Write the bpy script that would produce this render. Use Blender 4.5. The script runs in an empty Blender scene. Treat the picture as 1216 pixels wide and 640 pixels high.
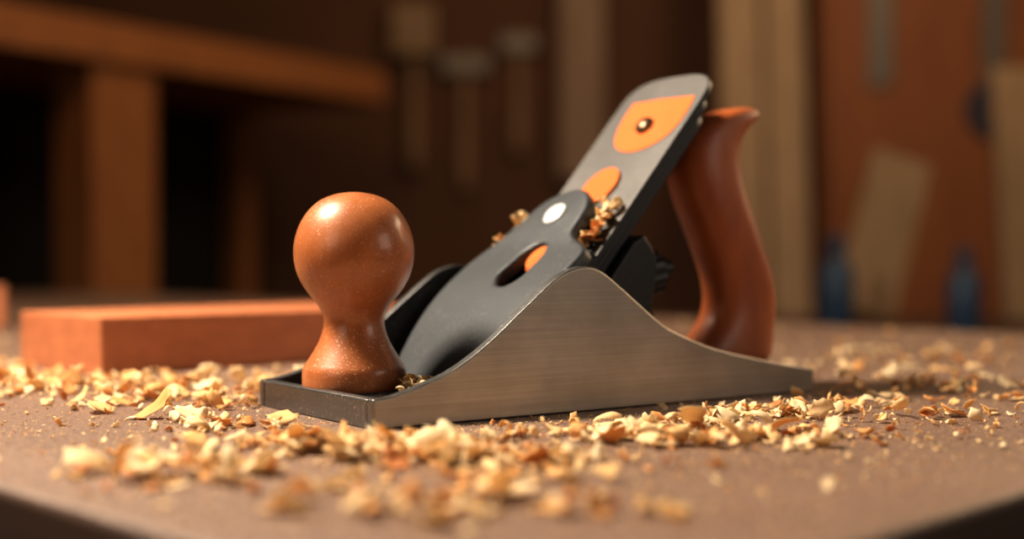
import bpy, bmesh, math, random
from mathutils import Vector, Matrix, Euler
random.seed(11)
BT = 0.9
scene = bpy.context.scene
MM = 0.001

# ---------------------------------------------------------------- builder
class MB:
    def __init__(s):
        s.v=[]; s.f=[]; s.m=[]; s.sm=[]
    def add(s, verts, faces, mat=0, M=None, smooth=True):
        b=len(s.v)
        for p in verts:
            p=Vector(p)
            if M is not None: p = M @ p
            s.v.append(p[:])
        for i,f in enumerate(faces):
            s.f.append([b+k for k in f])
            s.m.append(mat[i] if isinstance(mat,(list,tuple)) else mat)
            s.sm.append(smooth)
    def box(s, lo, hi, mat=0, M=None):
        x0,y0,z0=lo; x1,y1,z1=hi
        v=[(x0,y0,z0),(x1,y0,z0),(x1,y1,z0),(x0,y1,z0),(x0,y0,z1),(x1,y0,z1),(x1,y1,z1),(x0,y1,z1)]
        f=[(0,3,2,1),(4,5,6,7),(0,1,5,4),(1,2,6,5),(2,3,7,6),(3,0,4,7)]
        s.add(v,f,mat,M,False)
    def prism(s, pts, lo, hi, plane='xy', mat=0, M=None, smooth=False, mlo=None, mhi=None):
        n=len(pts)
        def mk(a,b,c):
            return {'xy':(a,b,c),'xz':(a,c,b)}[plane]
        v=[mk(a,b,lo) for a,b in pts]+[mk(a,b,hi) for a,b in pts]
        area=sum(pts[i][0]*pts[(i+1)%n][1]-pts[(i+1)%n][0]*pts[i][1] for i in range(n))
        flip = (area<0) ^ (plane=='xz')
        fl=list(range(n)); fh=list(range(n,2*n))
        if not flip: fl=fl[::-1]
        else: fh=fh[::-1]
        faces=[fl,fh]
        for i in range(n):
            j=(i+1)%n
            q=[i,j,j+n,i+n]
            faces.append(q[::-1] if flip else q)
        mats=[mlo if mlo is not None else mat, mhi if mhi is not None else mat]+[mat]*n
        s.add(v,faces,mats,M,smooth)
    def lathe(s, prof, n=48, mat=0, M=None, smooth=True, knurl=0):
        v=[];f=[]
        k=len(prof)
        for i,(r,z) in enumerate(prof):
            for j in range(n):
                a=2*math.pi*j/n
                rr=r*(1+(knurl if j%2 else 0))
                v.append((rr*math.cos(a),rr*math.sin(a),z))
        for i in range(k-1):
            for j in range(n):
                jj=(j+1)%n
                f.append((i*n+j,i*n+jj,(i+1)*n+jj,(i+1)*n+j))
        f.append(list(range(n))[::-1]); f.append([(k-1)*n+j for j in range(n)])
        s.add(v,f,mat,M,smooth)
    def obj(s, name, mats, bevel=None, parent=None, loc=None, subsurf=0, seg=2, angle=35):
        me=bpy.data.meshes.new(name)
        me.from_pydata(s.v,[],s.f); me.update()
        for m in mats: me.materials.append(m)
        for p,mi,sm in zip(me.polygons,s.m,s.sm):
            p.material_index=mi; p.use_smooth=True
        bm=bmesh.new(); bm.from_mesh(me)
        bmesh.ops.recalc_face_normals(bm,faces=bm.faces); bm.to_mesh(me); bm.free()
        me.set_sharp_from_angle(angle=math.radians(angle))
        ob=bpy.data.objects.new(name,me); scene.collection.objects.link(ob)
        if parent: ob.parent=parent
        if loc: ob.location=loc
        if subsurf:
            m=ob.modifiers.new('sub','SUBSURF'); m.levels=subsurf; m.render_levels=subsurf
        if bevel:
            m=ob.modifiers.new('bev','BEVEL'); m.width=bevel; m.segments=seg; m.limit_method='ANGLE'
            m.angle_limit=math.radians(40); m.harden_normals=True
        return ob

def catmull(pts, n=6, closed=False):
    out=[]
    N=len(pts)
    rng=range(N) if closed else range(N-1)
    for i in rng:
        if closed:
            p0,p1,p2,p3=pts[(i-1)%N],pts[i],pts[(i+1)%N],pts[(i+2)%N]
        else:
            p0=pts[max(i-1,0)];p1=pts[i];p2=pts[i+1];p3=pts[min(i+2,N-1)]
        for k in range(n):
            t=k/n
            out.append(tuple(0.5*((2*b)+(-a+c)*t+(2*a-5*b+4*c-d)*t*t+(-a+3*b-3*c+d)*t**3) for a,b,c,d in zip(p0,p1,p2,p3)))
    if not closed: out.append(tuple(pts[-1]))
    return out

# ---------------------------------------------------------------- materials
def nt(name):
    m=bpy.data.materials.new(name); m.use_nodes=True
    t=m.node_tree; b=t.nodes['Principled BSDF']
    return m,t,b
def noise(t, scale=(1,1,1), ns=5, det=4, coord='Object', rough=.6):
    tc=t.nodes.new('ShaderNodeTexCoord'); mp=t.nodes.new('ShaderNodeMapping')
    mp.inputs['Scale'].default_value=scale
    t.links.new(tc.outputs[coord],mp.inputs[0])
    n=t.nodes.new('ShaderNodeTexNoise'); n.inputs['Scale'].default_value=ns; n.inputs['Detail'].default_value=det
    n.inputs['Roughness'].default_value=rough
    t.links.new(mp.outputs[0],n.inputs[0]); return n
def ramp(t, src, stops):
    r=t.nodes.new('ShaderNodeValToRGB')
    el=r.color_ramp.elements
    while len(el)<len(stops): el.new(0.5)
    for e,(p,c) in zip(el,stops):
        e.position=p; e.color=(c[0],c[1],c[2],1) if not isinstance(c,(int,float)) else (c,c,c,1)
    t.links.new(src,r.inputs[0]); return r
def mix(t, fac, a, b):
    m=t.nodes.new('ShaderNodeMix'); m.data_type='RGBA'
    if isinstance(fac,(int,float)): m.inputs[0].default_value=fac
    else: t.links.new(fac,m.inputs[0])
    for k,x in ((6,a),(7,b)):
        if isinstance(x,(tuple,list)): m.inputs[k].default_value=(*x,1)
        else: t.links.new(x,m.inputs[k])
    return m.outputs[2]
def bump(t,b,src,strength=.2,dist=.001):
    bp=t.nodes.new('ShaderNodeBump'); bp.inputs['Strength'].default_value=strength; bp.inputs['Distance'].default_value=dist
    t.links.new(src,bp.inputs['Height']); t.links.new(bp.outputs[0],b.inputs['Normal'])

def wood(name, c1, c2, scale=(4,40,40), ns=3, rough=.5, coat=0, dust=0, dustcol=(.75,.55,.38), bumpd=.0003, dscale=1500):
    m,t,b=nt(name)
    n=noise(t,scale,ns,6)
    r=ramp(t,n.outputs[0],[(.3,c1),(.7,c2)])
    col=r.outputs[0]
    if dust:
        d=noise(t,(1,1,1),dscale,2)
        big=noise(t,(1,1,1),40,3)
        dr=ramp(t,d.outputs[0],[(.60,0),(.68,1)])
        br=ramp(t,big.outputs[0],[(.35,.15),(.65,1)])
        ge=t.nodes.new('ShaderNodeNewGeometry'); sx=t.nodes.new('ShaderNodeSeparateXYZ'); t.links.new(ge.outputs['Normal'],sx.inputs[0])
        up=t.nodes.new('ShaderNodeMapRange'); up.inputs[1].default_value=-.4; up.inputs[2].default_value=.9; up.inputs[3].default_value=.35;up.inputs[4].default_value=1
        t.links.new(sx.outputs[2],up.inputs[0])
        mu=t.nodes.new('ShaderNodeMath'); mu.operation='MULTIPLY'; t.links.new(dr.outputs[0],mu.inputs[0]); t.links.new(br.outputs[0],mu.inputs[1])
        m2=t.nodes.new('ShaderNodeMath'); m2.operation='MULTIPLY'; t.links.new(mu.outputs[0],m2.inputs[0]); t.links.new(up.outputs[0],m2.inputs[1])
        m3=t.nodes.new('ShaderNodeMath'); m3.operation='MULTIPLY'; t.links.new(m2.outputs[0],m3.inputs[0]); m3.inputs[1].default_value=dust
        col=mix(t,m3.outputs[0],col,dustcol)
        bump(t,b,d.outputs[0],.15,.0002)
    else:
        bump(t,b,n.outputs[0],.3,bumpd)
    t.links.new(col,b.inputs['Base Color'])
    b.inputs['Roughness'].default_value=rough
    b.inputs['Coat Weight'].default_value=coat; b.inputs['Coat Roughness'].default_value=.16
    return m
def paint(name, col, rough=.45, metal=0, dust=.0, dustcol=(.55,.4,.28), spec=.5, dscale=1200, bumps=.15):
    m,t,b=nt(name)
    d=noise(t,(1,1,1),dscale,3)
    big=noise(t,(1,1,1),60,3)
    dr=ramp(t,d.outputs[0],[(.56,0),(.68,1)]); br=ramp(t,big.outputs[0],[(.4,.15),(.65,1)])
    mu=t.nodes.new('ShaderNodeMath'); mu.operation='MULTIPLY'; t.links.new(dr.outputs[0],mu.inputs[0]); t.links.new(br.outputs[0],mu.inputs[1])
    m3=t.nodes.new('ShaderNodeMath'); m3.operation='MULTIPLY'; t.links.new(mu.outputs[0],m3.inputs[0]); m3.inputs[1].default_value=dust
    t.links.new(mix(t,m3.outputs[0],col,dustcol),b.inputs['Base Color'])
    b.inputs['Roughness'].default_value=rough; b.inputs['Metallic'].default_value=metal
    b.inputs['Specular IOR Level'].default_value=spec
    bump(t,b,d.outputs[0],bumps,.0003)
    return m
def brushed(name,col,rough=.38,scale=(12,1200,1200),metal=1.0,speck=0):
    m,t,b=nt(name)
    n=noise(t,scale,1,3); big=noise(t,(1,1,1),28,4)
    r=ramp(t,n.outputs[0],[(.3,tuple(c*.86 for c in col)),(.7,tuple(min(1,c*1.10) for c in col))])
    bg=ramp(t,big.outputs[0],[(.3,.72),(.7,1.0)])
    mm=t.nodes.new('ShaderNodeMix'); mm.data_type='RGBA'; mm.blend_type='MULTIPLY'; mm.inputs[0].default_value=1
    t.links.new(r.outputs[0],mm.inputs[6]); t.links.new(bg.outputs[0],mm.inputs[7])
    t.links.new(mm.outputs[2],b.inputs['Base Color'])
    rr=ramp(t,n.outputs[0],[(.2,rough-.06),(.8,rough+.08)]); t.links.new(rr.outputs[0],b.inputs['Roughness'])
    b.inputs['Metallic'].default_value=metal
    bump(t,b,n.outputs[0],.1,.00005)
    return m

M_knob=wood('knob_varnished_wood',(.39,.125,.040),(.54,.19,.064),(60,60,14),2,.40,.40,dust=.75,dustcol=(1.0,.76,.56),dscale=1400)
M_tote=wood('tote_wood',(.38,.092,.024),(.55,.155,.042),(40,40,12),2,.48,.12)
M_steel=brushed('brushed_steel_side',(.45,.395,.34),.42)
M_edge=paint('ground_edge_iron',(.19,.185,.18),.36,.85,.8,(.6,.55,.48),dscale=700,bumps=.5)
M_cap=paint('lever_cap_enamel',(.060,.063,.067),.46,.25,.5,(.30,.28,.26),dscale=1300,bumps=.25)
M_iron=brushed('plane_iron_steel',(.15,.139,.13),.50,(700,700,700),.6)
M_black=paint('black_japanning',(.010,.010,.011),.4,.1,.25)
M_copper=paint('copper_enamel',(.66,.17,.045),.75,0,.2,(.85,.5,.3),spec=.12,bumps=.05)
M_chrome=paint('polished_disc',(.85,.85,.85),.3,.2,0)
M_brass=paint('aged_screw',(.16,.11,.07),.35,.9,0)
M_block=wood('block_wood',(.46,.16,.07),(.60,.23,.105),(5,40,60),3,.5)
M_orangewood=wood('rack_wood',(.30,.116,.036),(.43,.175,.055),(3,20,3),3,.6)
M_rackshade=wood('rack_shade_panel',(.010,.007,.005),(.018,.011,.008),(3,3,3),3,.8)  # near-black colour carries the shade inside the rack
M_tan=wood('tan_board',(.36,.25,.155),(.50,.35,.22),(15,15,2),3,.6)
M_tan2=wood('offcut_tan',(.25,.165,.09),(.34,.225,.125),(15,15,2),3,.6)
M_greyboard=wood('weathered_board',(.28,.19,.135),(.36,.25,.18),(15,15,2),3,.7)
M_wall=wood('wall_board_paint',(.105,.043,.018),(.135,.055,.024),(2,2,2),2,.8)
M_cab=wood('cabinet_wood',(.29,.10,.034),(.37,.135,.046),(6,6,1.5),3,.6)
M_floor=wood('floor_boards',(.05,.03,.02),(.08,.05,.03),(2,12,1),3,.7)
M_toolsteel=paint('tool_steel',(.22,.20,.18),.5,.4,0)
M_toolblue=paint('blue_plastic',(.02,.05,.10),.4,0,0)
M_toolhandle=wood('tool_handle_wood',(.24,.14,.07),(.33,.20,.11),(20,20,4),3,.5)

def bench_mat():
    m,t,b=nt('benchtop_dusty')
    n=noise(t,(1,1,1),9,6); n2=noise(t,(1,1,1),380,4,rough=.75); n3=noise(t,(1,1,1),1300,2); g=noise(t,(3,60,3),4,5)
    c=ramp(t,n.outputs[0],[(.3,(.20,.120,.082)),(.7,(.29,.180,.127))]).outputs[0]
    gr=ramp(t,g.outputs[0],[(.35,0),(.7,.4)])
    c=mix(t,gr.outputs[0],c,(.16,.086,.058))
    r=ramp(t,n2.outputs[0],[(.38,.9),(.52,0)]); c=mix(t,r.outputs[0],c,(.08,.046,.033))
    r=ramp(t,n3.outputs[0],[(.55,0),(.68,.85)]); c=mix(t,r.outputs[0],c,(.64,.45,.33))
    t.links.new(c,b.inputs['Base Color']); b.inputs['Roughness'].default_value=.48
    bump(t,b,n2.outputs[0],.8,.0012)
    return m
M_bench=bench_mat()
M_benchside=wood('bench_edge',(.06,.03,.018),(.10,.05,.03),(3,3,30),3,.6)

def chip_mat():
    m,t,b=nt('shaving_wood')
    a=t.nodes.new('ShaderNodeAttribute'); a.attribute_name='tint'
    n=noise(t,(1,1,1),900,3)
    c=ramp(t,a.outputs['Fac'],[(0,(.97,.82,.55)),(.45,(.95,.68,.33)),(.8,(.85,.46,.16)),(1,(.60,.21,.055))]).outputs[0]
    r=ramp(t,n.outputs[0],[(.3,.22),(.7,0)])
    c=mix(t,r.outputs[0],c,(.65,.36,.14))
    t.links.new(c,b.inputs['Base Color']); b.inputs['Roughness'].default_value=.65
    tr=t.nodes.new('ShaderNodeBsdfTranslucent'); t.links.new(c,tr.inputs[0])
    mx=t.nodes.new('ShaderNodeMixShader'); mx.inputs[0].default_value=.3
    t.links.new(b.outputs[0],mx.inputs[1]); t.links.new(tr.outputs[0],mx.inputs[2])
    t.links.new(mx.outputs[0],t.nodes['Material Output'].inputs[0])
    return m
M_chip=chip_mat()

# ---------------------------------------------------------------- hand plane
PHI=math.atan2(.5806,.8142)
P0=Vector((-.0429,0,BT))
plane=bpy.data.objects.new('hand_plane',None); scene.collection.objects.link(plane)
plane.location=P0; plane.rotation_euler=(0,0,PHI); plane.empty_display_size=.05
S=Matrix.Scale(MM,4)
W=83.0
b=MB()
top=[(0,9.6),(7,10.2),(17.4,13),(30,17.5),(43.2,25.3),(56.8,35.6),(71,46.2),(79,49.6),(85.6,50.2),(92,48.2),(100,43),(108.7,36.8),(117,31),(124.9,26.6),(146,19.3),(170.6,14.1),(188,11),(200,9.3)]
top=catmull(top,5)
prof=[(0,0)]+top[::1]+[(200,0)]
b.prism(prof,0,4.2,'xz',mat=1,M=S,mlo=0,mhi=2)
b.prism(prof,W-4.2,W,'xz',mat=1,M=S,mlo=2,mhi=0)
heel=[(200+13*math.sin(math.pi*k/14),4+(W-8)*k/14) for k in range(15)]
b.prism([(0.5,4)]+[(199,4)]+heel+[(199,W-4),(.5,W-4)],0.0,6.0,'xy',mat=2,M=S)
b.prism([(165,4.1),(199,4.1)]+heel+[(199,W-4.1),(165,W-4.1)],5.9,8.4,'xy',mat=2,M=S)
b.box((0,4.1,0),(4.5,W-4.1,9.5),1,S)
rim=[(33,4.1)]+[(33+9*math.sin(math.pi*k/12),4.1+(W-8.2)*k/12) for k in range(1,12)]+[(33,W-4.1)]
rim2=[(a+3.5,y) for a,y in rim][::-1]
b.prism(rim+rim2,5,11,'xy',mat=1,M=S)
b.box((140,4.1,5),(143,W-4.1,12),2,S)
b.lathe([(18.4,5.9),(18.4,7.6),(17.6,8.2)],48,1,S@Matrix.Translation((19.2,46.5,0)))
b.obj('body_casting',[M_steel,M_edge,M_black],bevel=.001,parent=plane,seg=3)

b=MB()
kp=[(17.0,7.9),(17.8,9),(18.0,11),(17.9,14),(17.4,15.8),(16.4,17.4),(15.0,19.6),(13.2,22.6),(11.6,26),(10.6,29.5),(10.5,32.2),(11.3,35),(13.2,38),(15.8,41.1),(18.3,45),(20.1,49.5),(20.8,54.3),(20.5,59),(19.0,64.2),(16.2,69),(12.2,72.8),(7.5,75),(3,75.9),(.3,76)]
b.lathe(catmull(kp,3),64,0,S@Matrix.Translation((19,46.8,0)))
b.obj('front_knob',[M_knob],parent=plane)

b=MB()
def iron_pt(t,n=0):
    return (104.9+.649*t-.760*n, 57.6+.760*t+.649*n)
fr=[(62,5.5)]+[iron_pt(-52,-9.5),iron_pt(-20,-9.5),iron_pt(10,-9.5),iron_pt(16,-12)]+[(129,56),(131,50),(128,34),(134,20),(138,5.5)]
b.prism(fr,15,68,'xz',mat=0,M=S)
b.prism([iron_pt(14,-9),iron_pt(46,-9),iron_pt(44,-13),iron_pt(10,-16)],30,52,'xz',mat=0,M=S)
b.obj('frog',[M_black],bevel=.0012,parent=plane)

def frame(o, a):
    ca,sa=math.cos(a),math.sin(a)
    return Matrix(((ca,0,-sa,o[0]),(0,1,0,0),(sa,0,ca,o[1]),(0,0,0,1)))
A1=math.atan2(.760,.649)
FI=S@frame((104.9,57.6),A1)
def rounded_end(t0,t1,y0,y1,bul,r,n=8):
    pts=[(t0,y0),(t0,y1)]
    out=[]
    yc=(y0+y1)/2; hw=(y1-y0)/2
    for k in range(2*n+1):
        a=math.pi/2-math.pi*k/(2*n)
        yy=yc+hw*math.copysign(abs(math.sin(a))**.62,math.sin(a))
        tt=t1-r+(r+bul)*abs(math.cos(a))**.62
        out.append((tt,yy))
    return pts+out
b=MB()
b.prism(rounded_end(-62,86,16,66,5,13),-2.6,0,'xy',mat=1,M=FI,mhi=0)
b.obj('plane_iron',[M_iron,M_black],bevel=.0006,parent=plane)
b=MB()
b.prism(rounded_end(-60,80,17.5,64.5,4,12),-5.8,-3.1,'xy',mat=0,M=FI)
b.prism(rounded_end(-56,74,19,63,4,12),-9.3,-5.6,'xy',mat=0,M=FI)
b.obj('chip_breaker',[M_black],bevel=.0006,parent=plane)
shp=[(77,57),(77.6,39),(77,20.3)]+catmull([(77,20.3),(67,18.8),(57.5,20.5),(51.5,26),(48.5,34),(48.5,41),(51.5,48.5),(57,53.5),(66,56.5),(77,57)],5)[1:-1]
b=MB()
b.prism(shp,-.5,.35,'xy',mat=0,M=FI)
c=[(30+9.5*math.cos(2*math.pi*k/40),41+9.5*math.sin(2*math.pi*k/40)) for k in range(40)]
b.prism(c,-.5,1.2,'xy',mat=0,M=FI)
b.obj('copper_badge',[M_copper],bevel=.0002,parent=plane)
b=MB()
b.lathe([(4.0,0),(4.0,1.2),(3.2,2.2),(1.8,2.8),(.1,2.9)],28,0,FI@Matrix.Translation((62,38.5,.2)))
b.obj('badge_screw',[M_brass],parent=plane)

A2=math.radians(46.4)
FC=S@frame((50,14),A2)
outer=[(-3,14),(-5,26),(-6,41),(-5,56),(-2,67)]+[(8,70.5),(30,71.5),(48,70.5),(58,68),(66,64),(74,60),(81,57),(86,52),(88.8,45),(89.2,40),(88,35),(84.5,30.5),(80,28),(75,27),(70,26.5),(66,24.5),(62.5,19),(59.5,12.5),(54,8.8),(30,8.6),(8,9.5)]
outer=catmull(outer,5,closed=True)
hole=catmull([(36,36.5),(37.5,42),(43,46),(50,45.5),(57,44.5),(61.5,41),(63.0,37),(61.5,32.5),(56,29),(49,28),(42,28.5),(37.5,32)],5,closed=True)
def capbend(t):
    if t<62: return 3.6*math.sin(math.pi*max(0,min(1,(t+6)/68)))**1.3
    return 0
def curve_plate(name, loops, ext, bev, Mpre, Mx, mat):
    cu=bpy.data.curves.new(name,'CURVE'); cu.dimensions='2D'; cu.fill_mode='BOTH'
    cu.extrude=ext; cu.bevel_depth=bev; cu.bevel_resolution=3
    for lp in loops:
        sp=cu.splines.new('POLY'); sp.points.add(len(lp)-1)
        for p,(x,y) in zip(sp.points,lp): p.co=(x,y,0,1)
        sp.use_cyclic_u=True
    ob=bpy.data.objects.new(name,cu); scene.collection.objects.link(ob)
    dg=bpy.context.evaluated_depsgraph_get()
    me=bpy.data.meshes.new_from_object(ob.evaluated_get(dg))
    bpy.data.objects.remove(ob)
    bm=bmesh.new(); bm.from_mesh(me); bmesh.ops.remove_doubles(bm,verts=bm.verts,dist=.01)
    tt=-5
    while tt<66:
        bmesh.ops.bisect_plane(bm,geom=bm.verts[:]+bm.edges[:]+bm.faces[:],plane_co=(tt,0,0),plane_no=(1,0,0))
        tt+=2.5
    for v in bm.verts: v.co.z+=capbend(v.co.x)
    bm.to_mesh(me); bm.free()
    me.transform(Mx@Mpre)
    me.materials.clear(); me.materials.append(mat)
    for p in me.polygons: p.use_smooth=True; p.material_index=0
    me.set_sharp_from_angle(angle=math.radians(50))
    me.name=name
    o=bpy.data.objects.new(name,me); scene.collection.objects.link(o); o.parent=plane
    return o
curve_plate('lever_cap',[outer,hole],1.4,1.5,Matrix.Translation((0,0,-2.9)),FC,M_cap)
b=MB()
b.box((20,15,-10),(64,66,-6.2),1,FC)
b.box((64,30,-10),(80,62,-6.2),1,FC)
b.lathe([(6.8,-6.5),(6.8,-2.6),(5.8,-1.2),(3.4,-.4),(.1,-.1)],32,0,FC@Matrix.Translation((55.5,34.5,0)))
b.obj('lever_screw',[M_copper,M_black],parent=plane)
b=MB()
b.lathe([(5.2,-.6),(5.2,.5),(4.2,1.2),(2,1.6),(.1,1.7)],32,0,FC@Matrix.Translation((77,42.5,0)))
b.obj('cap_rivet',[M_chrome],parent=plane)
b=MB()
b.box((60,31,-9.5),(84,56,-5.5),0,FC)
b.obj('cap_spacer',[M_black],parent=plane)

b=MB()
Rx=Matrix.Rotation(math.radians(78),4,'Y')
MA=S@Matrix.Translation((128,34,44))@Rx
b.lathe([(3,-6),(3,26),(2,27)],20,0,MA)
b.lathe([(7.5,7),(9.5,8.5),(9.5,16.5),(7.5,18)],40,0,MA,knurl=.06)
b.lathe([(5.5,18),(5.5,22),(4,23)],24,0,MA)
b.obj('depth_adjuster_wheel',[M_black],parent=plane)

rows=[((159,7.5),(209,7.5),24),((159.5,12),(210.5,15),24),((166,18.5),(212,26),23),((175.5,26),(212,35),22),((178.7,36),(210.5,43),22),((176,48),(206.5,52),23),((168,63.6),(199,66),24),((160.5,77),(192.5,80),24),((157,89),(189.5,91),23),((159.5,99),(190,99),22),((166,107.5),(194,105),20),((178,112.5),(200,109.5),18),((190,115),(203.5,113),13),((197,115.6),(203,114.6),7)]
b=MB(); v=[];f=[]; n=20
for (F,B,th) in rows:
    for j in range(n):
        a=2*math.pi*j/n
        ca,sa=math.cos(a),math.sin(a)
        e=.8
        ca=math.copysign(abs(ca)**e,ca); sa=math.copysign(abs(sa)**e,sa)
        v.append(((F[0]+B[0])/2+(F[0]-B[0])/2*ca,36+th/2*sa,(F[1]+B[1])/2+(F[1]-B[1])/2*ca))
for i in range(len(rows)-1):
    for j in range(n):
        f.append((i*n+j,i*n+(j+1)%n,(i+1)*n+(j+1)%n,(i+1)*n+j))
f.append(list(range(n))); f.append([(len(rows)-1)*n+j for j in range(n)])
b.add(v,f,0,S)
b.obj('rear_tote',[M_tote],parent=plane,subsurf=2,angle=80)

# ---------------------------------------------------------------- workbench
b=MB()
R45=Matrix.Translation((.002,-.220,BT))@Matrix.Rotation(math.radians(45),4,'Z')
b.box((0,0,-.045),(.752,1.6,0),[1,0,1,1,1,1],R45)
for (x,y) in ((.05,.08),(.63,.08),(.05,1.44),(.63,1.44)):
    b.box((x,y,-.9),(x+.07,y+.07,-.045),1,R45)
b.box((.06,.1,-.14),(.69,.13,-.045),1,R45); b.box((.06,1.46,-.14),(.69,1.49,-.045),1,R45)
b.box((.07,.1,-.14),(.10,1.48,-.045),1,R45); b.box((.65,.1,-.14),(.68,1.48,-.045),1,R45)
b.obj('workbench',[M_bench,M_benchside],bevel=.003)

b=MB()
MB_=Matrix.Translation((-.183,.180,BT))@Matrix.Rotation(math.radians(43),4,'Z')
b.box((0,0,0),(.185,.088,.0262),0,MB_)
b.obj('wood_block',[M_block],bevel=.0008)

# ---------------------------------------------------------------- shavings
class Chips:
    def __init__(s): s.v=[];s.f=[];s.t=[]
    def chip(s,c,l,w,bend,R,tint,ground=None,nu=7,nv=4):
        pts=[]
        ta=random.uniform(.15,.95); tb=random.uniform(.15,.95); twist=random.uniform(-.7,.7); cup=random.uniform(-.4,.4)
        jag=[random.uniform(.65,1.2) for _ in range(nu)]; jag2=[random.uniform(.65,1.2) for _ in range(nu)]
        for i in range(nu):
            u=i/(nu-1)-.5
            th=bend*u
            if abs(bend)>.05:
                r=l/bend; x=r*math.sin(th); z=r*(1-math.cos(th))
            else: x=l*u; z=0
            prof=(ta+(1-ta)*min(1,(u+.5)*2.6))*(tb+(1-tb)*min(1,(.5-u)*2.6))
            for j in range(nv):
                q=j/(nv-1)*2-1
                ww=w/2*q*prof*(jag[i] if q>0 else jag2[i])
                tw=twist*u
                pts.append(Vector((x+random.uniform(-.05,.05)*l, ww*math.cos(tw), z+ww*math.sin(tw)+cup*w*.5*q*q)))
        pts=[R@p for p in pts]
        mz=min(p.z for p in pts)
        off=Vector(c)
        if ground is not None: off.z=ground-mz
        b0=len(s.v)
        s.v+= [(p+off)[:] for p in pts]
        for i in range(nu-1):
            for j in range(nv-1):
                k=b0+i*nv+j
                s.f.append((k,k+nv,k+nv+1,k+1))
        s.t+= [tint]*len(pts)
    def rnd(s,x,y,z,size,tilt=.38,lift=0):
        l=size*random.uniform(.75,1.25); w=size*random.uniform(.5,.95)
        bend=random.choice([-1,1,1])*random.uniform(.2,1.8)
        if random.random()<.12:
            bend=random.choice([-1,1])*random.uniform(2.5,4.8); w*=.7; l*=1.25
        R=Euler((random.gauss(0,tilt),random.gauss(0,tilt),random.uniform(0,6.28))).to_matrix()
        t=random.random(); t=t*t*.85
        if random.random()<.12: t=random.uniform(.75,1)
        s.chip((x,y,z),l,w,bend,R,t,ground=z+lift)
    def obj(s,name,parent=None,Mx=None,thick=.00018):
        me=bpy.data.meshes.new(name); me.from_pydata(s.v,[],s.f); me.update()
        at=me.attributes.new('tint','FLOAT','POINT'); at.data.foreach_set('value',s.t)
        me.materials.append(M_chip)
        for p in me.polygons: p.use_smooth=True
        if Mx: me.transform(Mx)
        o=bpy.data.objects.new(name,me); scene.collection.objects.link(o)
        if parent: o.parent=parent
        m=o.modifiers.new('sol','SOLIDIFY'); m.thickness=thick
        return o
cph,sph=math.cos(PHI),math.sin(PHI)
def free(x,y,pad=.004):
    dx,dy=x+.0429,y
    s_=dx*cph+dy*sph; w_=-dx*sph+dy*cph
    if -pad<s_<.214+pad and -pad<w_<.083+pad: return False
    if math.hypot(dx,dy)<.012+pad*1.2: return False
    a=math.radians(43); dx,dy=x+.183,y-.180
    s_=dx*math.cos(a)+dy*math.sin(a); w_=-dx*math.sin(a)+dy*math.cos(a)
    if -pad-.004<s_<.185+pad+.004 and -pad-.004<w_<.088+pad+.004: return False
    dx,dy=x-.002,y+.220
    p=(dx+dy)*.7071; q=(-dx+dy)*.7071
    return .004<p<.745 and .004<q<1.59
C=Chips()
def cluster(cx,cy,rx,ry,n,smin,smax,ang=0,pile=.002,tilt=.38):
    k=0; tr=0
    ca,sa=math.cos(ang),math.sin(ang)
    while k<n and tr<n*6:
        tr+=1
        a,bb=random.gauss(0,.5),random.gauss(0,.5)
        x=cx+a*rx*ca-bb*ry*sa; y=cy+a*rx*sa+bb*ry*ca
        if not free(x,y): continue
        sz=smin+(smax-smin)*random.random()**2.2
        C.rnd(x,y,BT+.0002,sz,tilt,lift=pile*random.random()*math.exp(-(a*a+bb*bb)*2.))
        k+=1
cluster(-.19,.13,.13,.045,400,.003,.011,.1,.003)
cluster(-.125,.085,.05,.035,130,.003,.009,0,.002)
cluster(-.26,.20,.10,.06,170,.004,.010)
# in front of toe
cluster(-.085,.003,.035,.016,60,.0025,.010,-.6,.001)
cluster(-.038,-.048,.052,.018,250,.0025,.0105,-.40,.004,.36)
cluster(-.010,-.056,.045,.016,90,.003,.0105,-.2,.002)
# near side
cluster(.035,-.022,.045,.012,70,.003,.009,-.15,.001)
cluster(.062,-.015,.050,.018,90,.003,.011,-.1,.0015)
cluster(.062,.018,.050,.012,50,.003,.009,.6,.001)
cluster(.09,.042,.05,.018,60,.003,.009,.6,.002)
# right / back right
cluster(.125,.035,.06,.035,60,.003,.008)
cluster(.16,.13,.08,.09,90,.004,.009)
cluster(.22,.27,.12,.1,80,.004,.010)
cluster(.12,-.02,.05,.025,16,.002,.006)
# foreground
cluster(-.083,-.082,.024,.014,44,.005,.011,0,.004)
cluster(-.045,-.115,.035,.02,14,.005,.009)
cluster(-.024,-.132,.018,.010,20,.005,.010,0,.003)
cluster(-.003,-.110,.014,.010,12,.005,.011,0,.003)
cluster(.018,-.128,.016,.008,14,.004,.010,0,.003)
cluster(.0,-.088,.03,.010,10,.004,.009)
cluster(.05,-.10,.05,.03,6,.002,.004)
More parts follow.
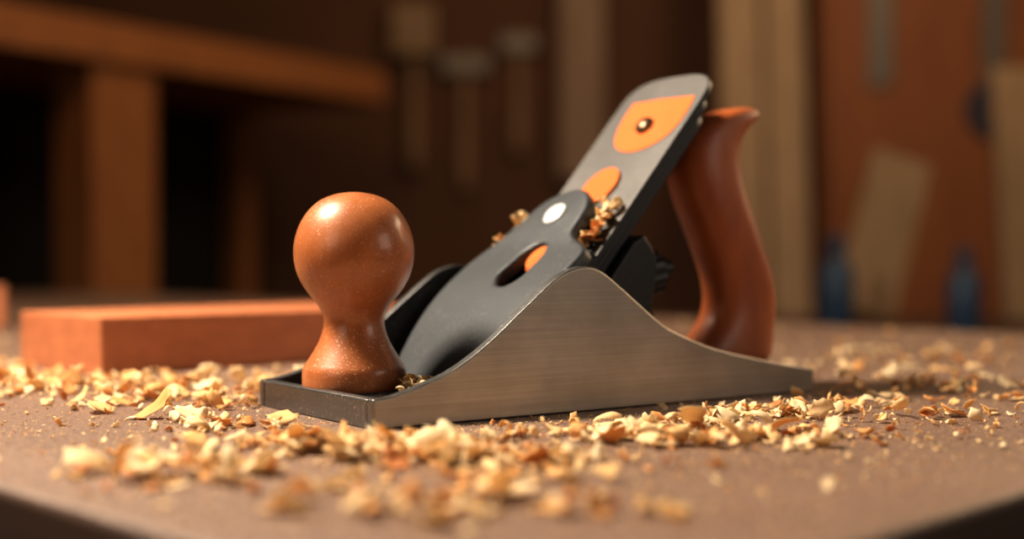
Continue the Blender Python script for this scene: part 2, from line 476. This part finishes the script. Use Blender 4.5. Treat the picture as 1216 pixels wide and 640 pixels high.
# sparse everywhere
cluster(0,0,.30,.20,150,.0015,.0045,0,0)
cluster(-.1,.3,.6,.4,160,.004,.008,0,0)
for (x,y,sz) in ((-.118,.030,.012),(-.104,.022,.010),(-.142,.045,.012),(-.095,.0,.009),(.020,-.022,.011),(.028,-.030,.010),(.062,-.036,.011),(.088,-.034,.010),(.030,.010,.009),(-.085,.012,.011),(-.03,-.07,.011),(.079,.0,.010),(.047,-.033,.010),(.020,.018,.008),(.07,.02,.010)):
    if free(x,y): C.rnd(x,y,BT+.0002,sz,.35)
k=0
while k<4200:
    if random.random()<.65:
        x=random.gauss(0,.11); y=random.gauss(-.02,.07)
    else:
        x=random.uniform(-.35,.35); y=random.uniform(-.2,.4)
    k+=1
    if not free(x,y,.001): continue
    sz=random.uniform(.0004,.0013)
    R=Euler((random.gauss(0,.4),random.gauss(0,.4),random.uniform(0,6.28))).to_matrix()
    C.chip((x,y,BT),sz,sz*.7,.6,R,random.random()*.8,ground=BT+.0001,nu=3,nv=2)
C.obj('wood_shavings')
C=Chips()
def lc(s_,y_,z_,sz,n,js,jy,jz,tilt=.7,):
    for _ in range(n):
        C.rnd((s_+random.uniform(-js,js))*MM,(y_+random.uniform(-jy,jy))*MM,(z_+random.uniform(0,jz))*MM,sz*MM*random.uniform(.6,1.2),tilt)
lc(27,12,7,4.2,34,9,5,3.5,.4)
lc(30,22,9,5,20,4,8,3,.4)
lc(12,12,6,2.5,10,6,6,.5)
for t in range(14):
    tt=-8+t*2.1
    s_,z_=iron_pt(tt,2.5)
    lc(s_-1,22+random.uniform(-2.5,2.5),z_-2,6.3,2,1,1.0,1.0,.6)
for t in range(4):
    s_,z_=iron_pt(17+t*2.2,1.0); lc(s_,26+t*2.2,z_-1.5,5,2,1,1,.6,.5)
for (tt,yy) in ((8,62),(11,63),(5,64),(-6,67),(-2,66),(-10,68),(-14,68)):
    s_,z_=iron_pt(tt,8); lc(s_-1,yy+1,z_-3,6,2,1,1,1,.6)
C.obj('caught_shavings',parent=plane)

# ---------------------------------------------------------------- room
def wallbox(name,lo,hi,mat):
    b=MB(); b.box(lo,hi,0); return b.obj(name,[mat])
wallbox('floor',(-2.6,-1.6,-.05),(2.6,2.95,0),M_floor)
wallbox('wall_back',(-2.6,2.8,0),(2.6,2.9,2.6),M_wall)
wallbox('wall_left',(-2.7,-1.6,0),(-2.6,2.9,2.6),M_wall)
wallbox('wall_right',(2.6,-1.6,0),(2.7,2.9,2.6),M_wall)

ang=math.atan2(.837,.547)
RK=Matrix.Translation((-.795,1.66,0))@Matrix.Rotation(ang,4,'Z')
b=MB()
b.box((-.55,-.02,1.275),(.93,.42,1.345),0,RK)
b.box((-.55,-.02,.30),(.93,.42,.34),0,RK)
b.box((.17,.0,0),(.31,.10,1.275),0,RK)
b.box((-.54,.0,0),(-.44,.10,1.275),0,RK)
b.box((.86,.34,0),(.91,.40,1.275),0,RK)
b.box((-.55,.42,.05),(.93,.44,1.345),1,RK)  # back board coloured near black as the shade between the posts
b.obj('storage_rack',[M_orangewood,M_rackshade],bevel=.003)

def wx(X,d): return (X-608)/1567*d
def wz(Y,d): return BT+.0551+(300-Y)/1567*d
b=MB(); b.box((wx(664,3.15),2.74,wz(212,3.15)),(wx(718,3.15),2.799,2.2)); b.obj('wall_batten',[M_greyboard],bevel=.003)
b=MB()
MT=Matrix.Translation((.560,2.30,0))@Matrix.Rotation(math.radians(-8),4,'X')
b.box((-.105,0,.004),(-.01,.03,2.2),0,MT); b.box((.0,.005,.004),(.085,.035,2.1),0,MT)
b.obj('leaning_boards',[M_tan],bevel=.003)
b=MB()
b.box((.70,2.62,0),(1.9,2.795,2.2),0)
b.box((.715,2.605,.05),(1.30,2.62,2.15),0); b.box((1.31,2.605,.05),(1.88,2.62,2.15),0)
b.obj('tool_cabinet',[M_cab],bevel=.003)

def mallet(name,x,z,ln,hw,hh,hd,mh,mhd):
    y=2.802-hd/2
    b=MB()
    b.box((x-hw/2,y-hd/2,z-hh/2),(x+hw/2,y+hd/2,z+hh/2),0)
    b.lathe([(.017,-ln),(.022,-ln*.8),(.015,-ln*.4),(.015,hh/2+.01)],20,1,Matrix.Translation((x,y,z)))
    return b.obj(name,[mh,mhd],bevel=.002)
mallet('wooden_mallet',wx(492,3.15),wz(35,3.15),.33,.105,.12,.07,M_tan2,M_toolhandle)
mallet('claw_hammer',wx(552,3.15),wz(75,3.15),.30,.12,.04,.04,M_toolsteel,M_toolhandle)
mallet('cross_peen_hammer',wx(616,3.15),wz(50,3.15),.26,.09,.04,.04,M_toolsteel,M_toolhandle)

dC=3.0; yF=2.6052
def chisel(name,X,Yt,Yb):
    x=wx(X,dC); z0=wz(Yb,dC); z1=wz(Yt,dC); b=MB()
    b.prism([(x-.028,z0),(x+.028,z0+.012),(x+.026,z1-.12),(x+.008,z1-.10),(x-.008,z1-.10),(x-.026,z1-.12)],yF-.010,yF,'xz',0)
    b.lathe([(.008,-.11),(.014,-.09),(.017,-.04),(.014,-.005),(.008,0)],20,1,Matrix.Translation((x,yF-.018,z1)))
    b.obj(name,[M_toolsteel,M_toolhandle])
chisel('wide_chisel',1045,-90,105)
b=MB(); x=wx(1180,dC); z0=wz(130,dC)
b.box((x-.024,yF-.012,z0+.03),(x+.024,yF,z0+.42),0)
Mr=Matrix.Translation((x,yF,z0))@Matrix.Rotation(math.radians(90),4,'X')
prof=[(.026,0),(.062,0),(.062,.018),(.026,.018)]
v=[];f=[]
for k in range(32):
    a=2*math.pi*k/32
    for r,z in prof: v.append((r*math.cos(a),r*math.sin(a),z))
for k in range(32):
    for j in range(4):
        f.append((k*4+j,k*4+(j+1)%4,((k+1)%32)*4+(j+1)%4,((k+1)%32)*4+j))
b.add(v,f,1,Mr)
b.obj('ring_spanner',[M_toolsteel,M_toolblue])

b=MB()
zt=.845
b.box((.22,1.18,zt-.04),(1.5,1.85,zt),0)
for (x,y) in ((.26,1.22),(1.4,1.22),(.26,1.75),(1.4,1.75)): b.box((x,y,0),(x+.06,y+.06,zt-.04),0)
b.obj('side_table',[M_benchside],bevel=.003)
def bottle(name,X,Yt,d,r):
    x=wx(X,d); y=d-.4074; h=wz(Yt,d)-zt; b=MB()
    b.lathe([(r*.9,0.0005),(r,.006),(r,h*.62),(r*.75,h*.72),(r*.4,h*.78),(r*.4,h*.84)],32,0,Matrix.Translation((x,y,zt)))
    b.lathe([(r*.5,h*.82),(r*.5,h*.98),(r*.4,h)],24,1,Matrix.Translation((x,y,zt)))
    b.obj(name,[M_toolblue,M_toolblue])
bottle('glue_bottle',993,280,1.85,.024); bottle('glue_bottle.001',1145,295,1.75,.022)
b=MB()
d=2.0
MP=Matrix.Translation((wx(1026,d),d-.4074,zt+.017))@Matrix.Rotation(math.radians(18),4,'Y')@Matrix.Rotation(math.radians(-14),4,'X')
b.box((-.047,0,0),(.047,.018,.265),0,MP); b.obj('offcut_board',[M_tan2],bevel=.002)
b=MB(); MP=Matrix.Translation((wx(1230,2.1),2.1-.4074,zt+.002))@Matrix.Rotation(math.radians(-10),4,'X')
b.box((-.045,0,0),(.06,.02,.42),0,MP); b.obj('offcut_board.001',[M_tan2],bevel=.002)
b=MB(); MP=Matrix.Translation((-.40,.55,BT))@Matrix.Rotation(math.radians(20),4,'Z')
b.box((-.03,0,0),(.03,.05,.03),0,MP); b.obj('wood_offcut',[M_block],bevel=.001)

# ---------------------------------------------------------------- lights
def area(name,loc,target,size,energy,col,sy=None):
    l=bpy.data.lights.new(name,'AREA'); l.energy=energy; l.size=size; l.color=col
    if sy: l.shape='RECTANGLE'; l.size_y=sy
    o=bpy.data.objects.new(name,l); scene.collection.objects.link(o); o.location=loc
    o.rotation_euler=(Vector(target)-Vector(loc)).to_track_quat('-Z','Y').to_euler()
    return o
area('key_lamp',(-.43,.09,BT+.62),(0,.04,BT+.02),.17,16.5,(1,.88,.72))
area('rim_lamp',(.95,.75,BT+.55),(.05,.08,BT+.05),.45,6.5,(1,.74,.48))
area('fill_lamp',(1.15,-.42,BT+.42),(.05,.05,BT+.03),.5,2.6,(1,.88,.75))
area('left_bounce_lamp',(-.7,-.75,BT+.45),(-.05,.03,BT+.04),.5,1.8,(1,.82,.64))
area('background_fill',(.9,1.25,2.1),(.75,2.4,1.1),.5,7,(1,.70,.42))  # added fill to brighten cabinet and boards, no fixture there
area('background_fill.001',(-.35,.95,2.0),(-.55,1.9,1.1),.4,4.2,(1,.66,.36))  # added fill to brighten the rack, no fixture there
area('background_fill.002',(.1,1.7,2.1),(.1,2.8,1.3),.4,2.1,(1,.70,.42))  # added fill so the hung tools show, no fixture there

w=bpy.data.worlds.new('world'); scene.world=w; w.use_nodes=True
w.node_tree.nodes['Background'].inputs[0].default_value=(.30,.22,.17,1)
w.node_tree.nodes['Background'].inputs[1].default_value=.05

# ---------------------------------------------------------------- camera
cam=bpy.data.cameras.new('camera'); co=bpy.data.objects.new('camera',cam); scene.collection.objects.link(co)
co.location=(0,-.4074,BT+.0551)
co.rotation_euler=(math.radians(90)-math.atan(20/1567),0,0)
cam.lens=1567/1216*36; cam.sensor_width=36; cam.clip_start=.01; cam.clip_end=50
cam.dof.use_dof=True; cam.dof.focus_distance=.435; cam.dof.aperture_fstop=4.2
scene.camera=co
scene.view_settings.view_transform='Standard'
scene.view_settings.gamma=.86
